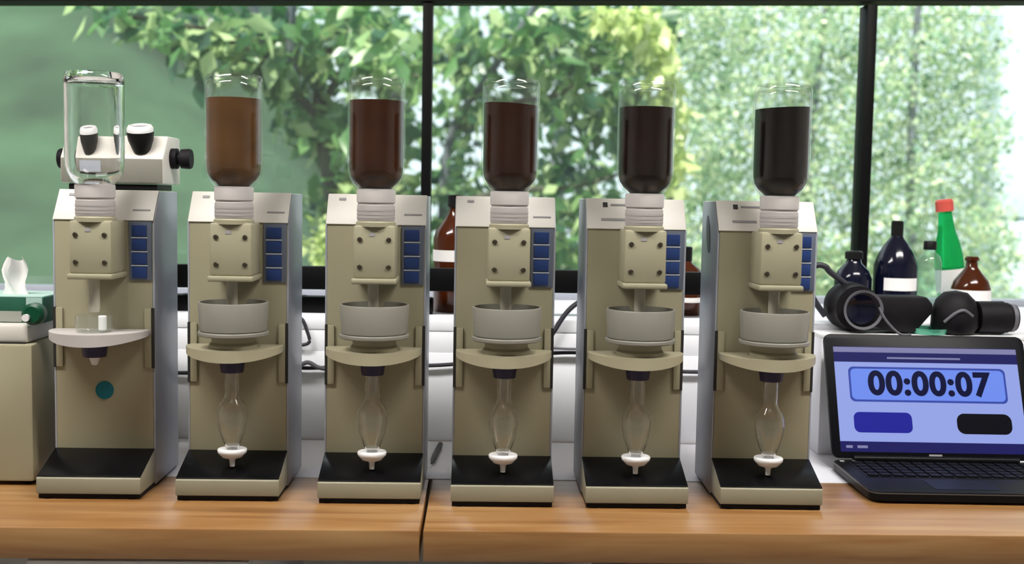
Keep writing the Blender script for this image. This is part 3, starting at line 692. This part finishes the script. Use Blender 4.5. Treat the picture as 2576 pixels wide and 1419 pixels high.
# tall amber bottle half hidden between third and fourth machine
Y = YL; cx = 1142
bottle(cx, 800, Y, [('glass', [(0, 0.001)] + prof_px(cx, Y, [(50, 796), (54, 790), (54, 600), (48, 580), (30, 555), (17, 535), (15, 520)]) + [(0, prof_px(cx, Y, [(1, 520)])[0][1])], 'amber'),
   ('cap', [(0, prof_px(cx, Y, [(1, 521)])[0][1])] + prof_px(cx, Y, [(19, 521), (19, 492), (16, 490)]) + [(0, prof_px(cx, Y, [(1, 490)])[0][1])], 'dark'),
   ('label', prof_px(cx, Y, [(54.3, 656), (55, 656), (55, 628), (54.3, 628)]), 'paper')], 'tall amber bottle with black cap and white label between third and fourth machine')
cx = 1722
bottle(cx, 800, Y, [('glass', [(0, 0.001)] + prof_px(cx, Y, [(40, 806), (43, 800), (43, 690), (36, 676), (16, 662), (13, 655)]) + [(0, prof_px(cx, Y, [(1, 655)])[0][1])], 'amber'),
   ('cap', [(0, prof_px(cx, Y, [(1, 656)])[0][1])] + prof_px(cx, Y, [(15, 656), (15, 622), (12, 620)]) + [(0, prof_px(cx, Y, [(1, 620)])[0][1])], 'dark'),
   ('label', prof_px(cx, Y, [(43.3, 758), (44, 758), (44, 746), (43.3, 746)]), 'paper')], 'dark amber bottle with black cap between fifth and sixth machine')
# the group at the right
Y = PANEL_Y + 0.20
def simple(cx, body, cap, m, mc, label, lab=None, name='reagent_bottle', extra=None):
    zt = prof_px(cx, Y, [(1, body[-1][1])])[0][1]
    prt = [('glass', [(0, 0.001)] + [(body[0][0]*Y/FPX*0.94, 0.001), (body[0][0]*Y/FPX, 0.004)] + prof_px(cx, Y, body) + [(0, zt)], m)]
    if cap:
        prt.append(('cap', [(0, prof_px(cx, Y, [(1, cap[0][1])])[0][1])] + prof_px(cx, Y, cap) + [(0, prof_px(cx, Y, [(1, cap[-1][1])])[0][1])], mc))
    if lab:
        w, y0, y1 = lab; s = Y/FPX
        prt.append(('label', prof_px(cx, Y, [(w+0.3, y0), (w+1.2, y0), (w+1.2, y1), (w+0.3, y1)]), 'paper'))
    return bottle(cx, 770, Y, prt, label, name)
simple(2143, [(46, 720), (46, 700), (38, 680), (20, 662), (17, 650)], [(22, 651), (22, 634), (18, 631)], 'dark_glass', 'dark', 'small black bottle at the foot of the right window mullion')
b2 = simple(2249, [(54, 690), (54, 668), (50, 654), (41, 634), (29, 613), (18, 600), (14, 592)], [(15, 593), (15, 558), (12, 555)], 'dark_glass', 'dark', 'big dark blue bottle with sloping shoulders and white label')
def lab_card(bm):
    s = Y/FPX; z0, z1 = prof_px(2249, Y, [(1, 728), (1, 697)]); r = 54.8*s
    n = 16; a0, a1 = R(-90-50), R(-90+50); A = []; B = []
    for k in range(n+1):
        a = a0+(a1-a0)*k/n; A.append(bm.verts.new((r*math.cos(a), r*math.sin(a), z0[1]))); B.append(bm.verts.new((r*math.cos(a), r*math.sin(a), z1[1])))
    for k in range(n): bm.faces.new((A[k], A[k+1], B[k+1], B[k]))
    bmesh.ops.solidify(bm, geom=bm.faces[:], thickness=0.0004)
obj('paper_label', lab_card, 'paper', b2)
simple(2333, [(30, 700), (30, 660), (26, 645), (14, 634), (12, 628)], [(16, 628), (16, 609), (14, 606)], 'clear_bottle_glass', 'dark', 'small clear bottle with black screw cap before the green bottle')
simple(2440, [(48, 730), (48, 724), (42, 706), (24, 684), (15, 672), (13, 655)], [(17, 656), (18, 650), (14, 645)], 'amber', 'amber', 'brown bottle with narrow neck and no cap, rightmost on the ledge', lab=(48, 762, 728))
# green bottle, leaning
gb = at(2398, 760, Y + 0.09)
g = tag(empty('green_bottle', (gb.x, Y+0.09, LEDGE_Z+0.006)), 'leaning green glass bottle with a red cap', 'bottle')
Yg = Y+0.09; sg = Yg/FPX
def gz(py): return at(2398, py, Yg).z - LEDGE_Z
obj('glass', lambda bm: lathe(bm, [(0, 0.001), (30*sg, 0.001), (34*sg, 0.006), (36*sg, gz(690)), (35*sg, gz(650)), (29*sg, gz(615)), (21*sg, gz(585)), (18*sg, gz(560)), (16*sg, gz(536)), (0, gz(536))], 36), 'green_glass', g)
obj('cap', lambda bm: lathe(bm, [(0, gz(537)), (22*sg, gz(537)), (22*sg, gz(512)), (18*sg, gz(507)), (0, gz(507))], 32), 'red_cap', g)
obj('label', lambda bm: lathe(bm, [(36.2*sg, gz(740)), (37*sg, gz(740)), (37*sg, gz(682)), (36.2*sg, gz(690))], 36), 'paper', g)
g.rotation_euler = (0, R(-7.5), 0)

# black devices on the bench behind the laptop, each on a white box
def device_block():
    Yd = PANEL_Y - 0.040
    zbx = at(2300, 838, Yd).z; xa0, xb0 = at(2052, 838, Yd).x, at(2680, 838, Yd).x
    wb = tag(empty('white_box', ((xa0+xb0)/2, Yd, 0.001)), 'long white box behind the laptop carrying the black devices', 'box')
    obj('carton', lambda bm: box(bm, (0, -0.0015, (zbx-0.007)/2), (xb0-xa0, 0.071, zbx-0.007), 0.002), 'white_wall', wb)
    obj('lid', lambda bm: box(bm, (0, -0.0015, zbx-0.0045), (xb0-xa0+0.003, 0.073, 0.0065), 0.001), 'white', wb)
    s = Yd/FPX
    def X(px): return at(px, 780, Yd).x
    def Z(py, px=2250): return at(px, py, Yd).z
    z0 = zbx
    # first device: round front towards the viewer, body to the right
    x = X(2150)
    t = tag(empty('black_camera', (x, Yd, z0)), 'black camera like device with its round front to the viewer, left behind the laptop', 'camera', 'black devices behind the laptop')
    zc = Z(775)-z0; r = 62*s; zc = max(zc, r*0.98)
    obj('lens_barrel', lambda bm: lathe(bm, [(0, -0.035), (r*0.62, -0.035), (r*0.72, -0.045), (r*0.98, -0.045), (r, -0.04), (r, -0.015), (r*0.92, -0.010), (r*0.92, 0.02), (0, 0.02)], 40, (0, 0, zc), 'Y'), 'rubber', t)
    obj('lens_glass', lambda bm: lathe(bm, [(0, 0.028), (r*0.4, 0.031), (r*0.60, 0.0355), (r*0.60, 0.03), (0, 0.026)], 32, (0, 0, zc), 'Y'), 'dark_glass', t)
    obj('lens_ring', lambda bm: lathe(bm, [(r*0.70, 0.046), (r*0.80, 0.0475), (r*0.80, 0.045), (r*0.70, 0.044)], 36, (0, 0, zc), 'Y'), 'cable_grey', t)
    xa, xb = X(2195)-x, X(2338)-x; zt = Z(744)-z0
    def hull(bm):
        n = 0.0
        a = [(xa, 0.012), (xa, zt), (xb-0.012, zt), (xb, zt-0.014), (xb-0.002, zt-0.030), (xb-0.030, 0.003), (xa+0.03, 0.003)]
        v0 = [bm.verts.new((p, -0.018, q)) for p, q in a]; v1 = [bm.verts.new((p, 0.030, q)) for p, q in a]
        fs = [bm.faces.new(v0), bm.faces.new(v1[::-1])]
        for i in range(len(a)): j = (i+1) % len(a); fs.append(bm.faces.new((v0[i], v1[i], v1[j], v0[j])))
        bmesh.ops.bevel(bm, geom=list({e for f in fs for e in f.edges}), offset=0.004, segments=2, profile=0.5, affect='EDGES')
    obj('body', hull, 'rubber', t)
    obj('strap', lambda bm: tube(bm, curve_pts([(X(2188)-x, -0.045, Z(768)-z0), (X(2205)-x, -0.05, Z(800)-z0), (X(2235)-x, -0.055, Z(830)-z0), (X(2262)-x, -0.06, 0.004)], 8), 0.0022, 8), 'cable_grey', t)
    obj('strap', lambda bm: tube(bm, curve_pts([(X(2150)-x, 0.02, Z(730)-z0), (X(2095)-x, 0.02, Z(690)-z0), (X(2082)-x, 0.02, Z(676)-z0), (X(2060)-x, 0.02, Z(672)-z0), (X(2035)-x, 0.02, Z(690)-z0), (X(2050)-x, 0.02, Z(750)-z0), (X(2085)-x, 0.02, Z(800)-z0)], 8), 0.0055, 10), 'cable', t)
    # second device: domed top, barrel to the right
    x2 = X(2402)
    t2 = tag(empty('black_camera', (x2, Yd, z0)), 'black domed camera like device with a barrel pointing right, behind the laptop', 'camera', 'black devices behind the laptop')
    hd = Z(728)-z0; wv = 58*s
    obj('dome', lambda bm: [lathe(bm, [(0, 0.002), (wv*0.8, 0.002), (wv, hd*0.18), (wv*0.98, hd*0.5), (wv*0.82, hd*0.78), (wv*0.5, hd*0.95), (0, hd)], 36)], 'rubber', t2)
    obj('dome_rib', lambda bm: tube(bm, curve_pts([(-wv*0.75, -wv*0.72, hd*0.30), (-wv*0.35, -wv*0.92, hd*0.52), (0.0, -wv*0.96, hd*0.58), (wv*0.4, -wv*0.90, hd*0.45)], 8), 0.003, 8), 'cable_grey', t2)
    xs, xe = X(2455)-x2, X(2552)-x2; zc2 = Z(795)-z0; zc2 = max(zc2, 0.03)
    L_ = xe-xs
    obj('barrel', lambda bm: lathe(bm, [(0, -L_/2), (0.029, -L_/2), (0.0295, L_*0.18), (0.027, L_*0.2), (0.027, L_*0.3), (0.024, L_*0.34), (0.024, L_/2), (0.019, L_/2), (0.019, L_*0.42), (0, L_*0.42)], 36, ((xs+xe)/2, 0, 0.0300), 'X'), 'rubber', t2)
    obj('barrel_ring', lambda bm: lathe(bm, [(0.0243, L_*0.36), (0.0252, L_*0.36), (0.0252, L_*0.46), (0.0243, L_*0.46)], 36, ((xs+xe)/2, 0, 0.0300), 'X'), 'cable_grey', t2)
    # green dish
    q = at(2335, 826, Yd)
    k = obj('green_dish', lambda bm: lathe(bm, [(0, 0.0), (0.030, 0.0), (0.034, 0.010), (0.0325, 0.010), (0.029, 0.002), (0, 0.002)], 36, (0, 0, 0)), 'green_dish')
    k.location = (q.x, Yd-0.002, zbx+0.0005); tag(k, 'small pale green glass dish between the two black devices', 'dish')
device_block()

# ------------------------------------------------------------------ outside
struct(obj('ground', lambda bm: box(bm, (0, 22.6, -1.35), (60, 40, 0.1)), 'soil'))
def bank(bm):
    nx, ny = 40, 30; vs = []
    xr = at(760, 300, 16).x
    for j in range(ny+1):
        row = []
        for i in range(nx+1):
            x = -26 + (xr+3+26)*i/nx; y = 7 + 16*j/ny
            t = max(0, (y-7)/13); prof = 7.2*(t**1.1)
            edge = 1/(1+math.exp((x - (xr*y/16*1.0))*1.1))
            row.append(bm.verts.new((x, y, -1.3 + prof*edge + 0.12*math.sin(x*1.3+y)*edge)))
        vs.append(row)
    for a, b in zip(vs, vs[1:]):
        for i in range(nx): bm.faces.new((a[i], a[i+1], b[i+1], b[i]))
o = struct(obj('grass_bank', bank, 'grass'))

def leaf_cloud(name, pts, size, m, parent, up=0.0):
    """many small folded leaves as one mesh; pts (n,3)"""
    n = len(pts); s = size*(0.6+0.8*RNG.random(n))
    d = RNG.normal(size=(n, 3)); d[:, 2] -= up; d /= np.linalg.norm(d, axis=1)[:, None]
    e = RNG.normal(size=(n, 3)); e -= (e*d).sum(1)[:, None]*d; e /= np.linalg.norm(e, axis=1)[:, None]
    f = np.cross(d, e)
    V = np.empty((n, 4, 3))
    V[:, 0] = pts; V[:, 1] = pts + d*(s*0.5)[:, None] + e*(s*0.30)[:, None] + f*(s*0.10)[:, None]
    V[:, 2] = pts + d*s[:, None]; V[:, 3] = pts + d*(s*0.5)[:, None] - e*(s*0.30)[:, None] + f*(s*0.10)[:, None]
    me = bpy.data.meshes.new(name); me.vertices.add(n*4); me.vertices.foreach_set('co', V.reshape(-1))
    base = (np.arange(n)*4)[:, None]
    tri = np.concatenate([base+np.array([0, 1, 2]), base+np.array([0, 2, 3])], 1).reshape(-1)
    me.loops.add(n*6); me.loops.foreach_set('vertex_index', tri.astype(np.int32))
    me.polygons.add(n*2); me.polygons.foreach_set('loop_start', np.arange(n*2, dtype=np.int32)*3)
    me.update(calc_edges=True)
    at_ = me.attributes.new('tint', 'FLOAT', 'POINT'); at_.data.foreach_set('value', np.repeat(RNG.random(n), 4).astype(np.float32))
    me.materials.append(MATS[m]); o = bpy.data.objects.new(name, me); COL.objects.link(o); o.parent = parent
    o['kind'] = 'stuff'
    return o
def blob_pts(blobs, dens):
    """blobs: (px, py, rx_px, ry_px, Y, rY) -> random points inside those ellipsoids"""
    out = []
    for (px, py, rx, ry, Y, rY) in blobs:
        c = at(px, py, Y); s = Y/FPX; n = int(dens*rx*ry/1000)
        q = RNG.normal(size=(n, 3)); q /= np.linalg.norm(q, axis=1)[:, None]; q *= (RNG.random(n)**0.45)[:, None]
        out.append(np.array(c)[None] + q*np.array([rx*s, rY, ry*s])[None])
    return np.concatenate(out)
def leaf_mesh(m):
    def fn(bm):
        v = [bm.verts.new(p) for p in ((0, 0, 0), (0.30, 0.5, 0.08), (0.18, 0.85, 0.05), (0, 1.15, -0.05), (-0.18, 0.85, 0.05), (-0.30, 0.5, 0.08), (0, 0.5, 0.0))]
        for a, b in ((0, 1), (1, 2), (2, 3), (3, 4), (4, 5), (5, 0)): bm.faces.new((v[a], v[b], v[6]))
    return mesh_of('leaf_'+m, fn, m)
def single_leaves(blobs, n, size, m, parent):
    me = leaf_mesh(m); w = np.array([b[2]*b[3] for b in blobs], float); w /= w.sum()
    for k in range(n):
        b = blobs[RNG.choice(len(blobs), p=w)]
        q = RNG.normal(size=3); q /= np.linalg.norm(q); q *= RNG.random()**0.4
        s = b[4]/FPX; c = at(b[0], b[1], b[4]) + Vector((q[0]*b[2]*s, -abs(q[1])*b[5], q[2]*b[3]*s))
        o = bpy.data.objects.new('leaf', me); COL.objects.link(o); o.parent = parent
        o.location = c; z = size*(0.7+0.6*RNG.random()); o.scale = (z, z, z)
        o.rotation_euler = (RNG.uniform(-2.2, 0.2), RNG.uniform(-1, 1), RNG.uniform(0, 6.3))
def branch(name, ctrl, r0, r1, parent, m='bark'):
    pts = curve_pts([at(a, b, y) for a, b, y in ctrl], 8); n = len(pts)
    return obj(name, lambda bm: tube(bm, pts, r0, 8, [r0+(r1-r0)*k/(n-1) for k in range(n)]), m, parent)

# tree whose twigs hang into the left pane
tA = tag(empty('tree'), 'leafy tree with hanging twigs behind the left window pane', 'tree', 'trees outside the window')
branch('trunk', [(860, 1100, 6.6), (850, 640, 6.5), (800, 250, 6.4), (860, 60, 6.3), (930, -200, 6.2)], 0.045, 0.025, tA)
branch('branch', [(830, 330, 6.4), (700, 190, 6.2), (560, 90, 6.0), (330, 40, 5.8), (210, 10, 5.7)], 0.03, 0.008, tA)
branch('branch', [(815, 260, 6.4), (900, 130, 6.3), (1000, 160, 6.2), (1060, 200, 6.1)], 0.025, 0.008, tA)
branch('branch', [(690, 180, 6.2), (650, 60, 6.1), (620, -60, 6.0)], 0.03, 0.02, tA, 'bark_grey')
branch('branch', [(740, 220, 6.2), (730, 80, 6.1), (740, -60, 6.0)], 0.035, 0.025, tA, 'bark_grey')
bA = [(280, 25, 70, 35, 5.8, 0.3), (400, 70, 80, 60, 5.9, 0.3), (520, 110, 90, 90, 6.0, 0.4), (620, 110, 110, 110, 6.1, 0.4), (760, 120, 110, 120, 6.3, 0.5), (900, 110, 110, 120, 6.3, 0.5), (1010, 150, 80, 120, 6.2, 0.4),
      (690, 190, 60, 50, 6.2, 0.3), (760, 300, 70, 90, 6.4, 0.3), (860, 330, 80, 90, 6.5, 0.4), (980, 330, 70, 110, 6.5, 0.4), (1020, 520, 60, 120, 6.6, 0.4), (900, 470, 60, 100, 6.6, 0.4), (820, 520, 60, 90, 6.6, 0.3)]
leaf_cloud('foliage', blob_pts(bA, 9), 0.115, 'leaf_mid', tA, 0.4)
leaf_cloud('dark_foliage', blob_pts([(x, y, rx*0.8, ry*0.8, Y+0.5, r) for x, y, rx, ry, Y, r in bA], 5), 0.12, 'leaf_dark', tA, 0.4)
single_leaves(bA, 260, 0.14, 'leaf_mid', tA)
# tree in the middle pane
tB = tag(empty('tree'), 'broad dark green tree with slanting branches behind the middle window pane', 'tree', 'trees outside the window')
branch('trunk', [(1120, 1100, 7.2), (1110, 700, 7.1), (1130, 360, 7.0), (1230, 190, 6.8), (1330, 40, 6.6), (1420, -120, 6.5)], 0.035, 0.016, tB, 'bark_grey')
branch('branch', [(1150, 330, 7.0), (1290, 260, 6.9), (1420, 230, 6.8), (1560, 120, 6.7)], 0.03, 0.008, tB)
branch('branch', [(1120, 520, 7.0), (1280, 480, 6.9), (1440, 470, 6.9), (1620, 420, 6.8)], 0.03, 0.008, tB)
bB = [(1160, 120, 70, 110, 6.9, 0.4), (1290, 110, 110, 110, 6.8, 0.5), (1420, 100, 110, 110, 6.8, 0.5), (1540, 110, 110, 110, 6.8, 0.5), (1640, 60, 60, 70, 6.8, 0.3), (1200, 280, 90, 80, 7.0, 0.4), (1420, 260, 120, 90, 6.9, 0.5), (1560, 280, 90, 110, 6.8, 0.4),
      (1430, 440, 100, 90, 7.0, 0.5), (1150, 470, 60, 120, 7.1, 0.4), (1350, 580, 120, 110, 7.1, 0.5), (1480, 580, 90, 110, 7.0, 0.4), (1420, 690, 90, 60, 7.1, 0.4)]
leaf_cloud('foliage', blob_pts(bB, 7), 0.115, 'leaf_mid', tB, 0.3)
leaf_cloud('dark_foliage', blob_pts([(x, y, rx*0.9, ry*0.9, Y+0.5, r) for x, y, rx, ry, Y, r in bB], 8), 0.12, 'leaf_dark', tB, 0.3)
single_leaves(bB, 240, 0.14, 'leaf_mid', tB)
# yellow green drooping shrub
tC = tag(empty('tree'), 'bright yellow green drooping tree left of the right mullion', 'tree', 'trees outside the window')
branch('trunk', [(1700, 1000, 7.6), (1690, 500, 7.5), (1660, 100, 7.4), (1600, -60, 7.3)], 0.05, 0.02, tC)
bC = [(1600, 60, 60, 60, 6.3, 0.2), (1660, 150, 45, 100, 6.4, 0.2), (1690, 290, 40, 110, 6.5, 0.2), (1700, 420, 35, 90, 6.5, 0.2), (1540, 30, 60, 40, 6.2, 0.2), (880, 560, 60, 90, 6.3, 0.25), (850, 430, 40, 60, 6.2, 0.2)]
leaf_cloud('foliage', blob_pts(bC[:5], 22), 0.10, 'leaf_yellow', tC, 1.2)
sD = tag(empty('shrub'), 'sunlit yellow green shrub low behind the left pane beside the middle mullion', 'shrub')
branch('stem', [(880, 1100, 6.9), (880, 750, 6.8), (900, 500, 6.7)], 0.03, 0.01, sD)
leaf_cloud('foliage', blob_pts([(900, 560, 80, 110, 6.4, 0.3), (980, 480, 50, 100, 6.4, 0.3), (820, 620, 50, 80, 6.4, 0.3)], 22), 0.085, 'leaf_yellow', sD, 0.6)
# pale fine leaved thicket at the right
tE = tag(empty('thicket'), 'pale sunlit fine leaved thicket filling the right part of the window', 'thicket')
branch('stem', [(2050, 1000, 10.5), (2030, 500, 10.4), (2080, 0, 10.2)], 0.05, 0.03, tE, 'bark_grey')
branch('stem', [(2300, 1000, 10.4), (2290, 450, 10.2), (2310, 0, 10.0)], 0.05, 0.03, tE, 'bark_grey')
bE = [(1760+110*i + 30*(j % 2), 20+105*j, 95, 85, 10.0+0.4*((i+j) % 3), 0.6) for i in range(7) for j in range(8)] + [(2480+60*(j % 2), 560+70*j, 60, 60, 9.5, 0.4) for j in range(4)]
leaf_cloud('foliage', blob_pts(bE, 55), 0.060, 'leaf_pale', tE, 0.3)
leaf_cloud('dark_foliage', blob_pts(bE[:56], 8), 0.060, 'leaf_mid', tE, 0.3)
# pale far backdrop trees, blurred
tF = tag(empty('tree'), 'hazy blue green trees far behind the middle pane', 'tree', 'trees outside the window')
branch('trunk', [(1400, 900, 16), (1400, 500, 16), (1420, 0, 16)], 0.15, 0.08, tF, 'bark_grey')
bF = [(820+120*i, 80+140*j, 110, 120, 16+0.7*((i*3+j) % 3), 1.0) for i in range(9) for j in range(6)]
leaf_cloud('foliage', blob_pts(bF, 5), 0.22, 'leaf_mid', tF, 0.2)
# pale building corner at the far right
pw = tag(empty('pale_building', at(2508, 900, 12)), 'pale blue grey building corner beyond the thicket at the right picture edge', 'building')
pw.location.z = -1.3
wz = at(2508, 546, 12).z + 1.3
bw_ = at(2568, 300, 12).x - at(2455, 300, 12).x
obj('wall_panel', lambda bm: box(bm, (0, 0, wz/2-0.02), (bw_, 0.6, wz-0.04), 0.01), 'pale_wall', pw)
obj('wall_panel', lambda bm: box(bm, (0, 0, wz+2.0), (bw_, 0.6, 4.0), 0.01), 'pale_wall', pw)
obj('joint_strip', lambda bm: box(bm, (0, 0.02, wz-0.02), (bw_*0.99, 0.56, 0.05)), 'side_grey', pw)
obj('corner_post', lambda bm: box(bm, (bw_/2+0.12, 0.0, 3.0), (0.22, 0.55, 6.0), 0.01), 'cap_grey', pw)
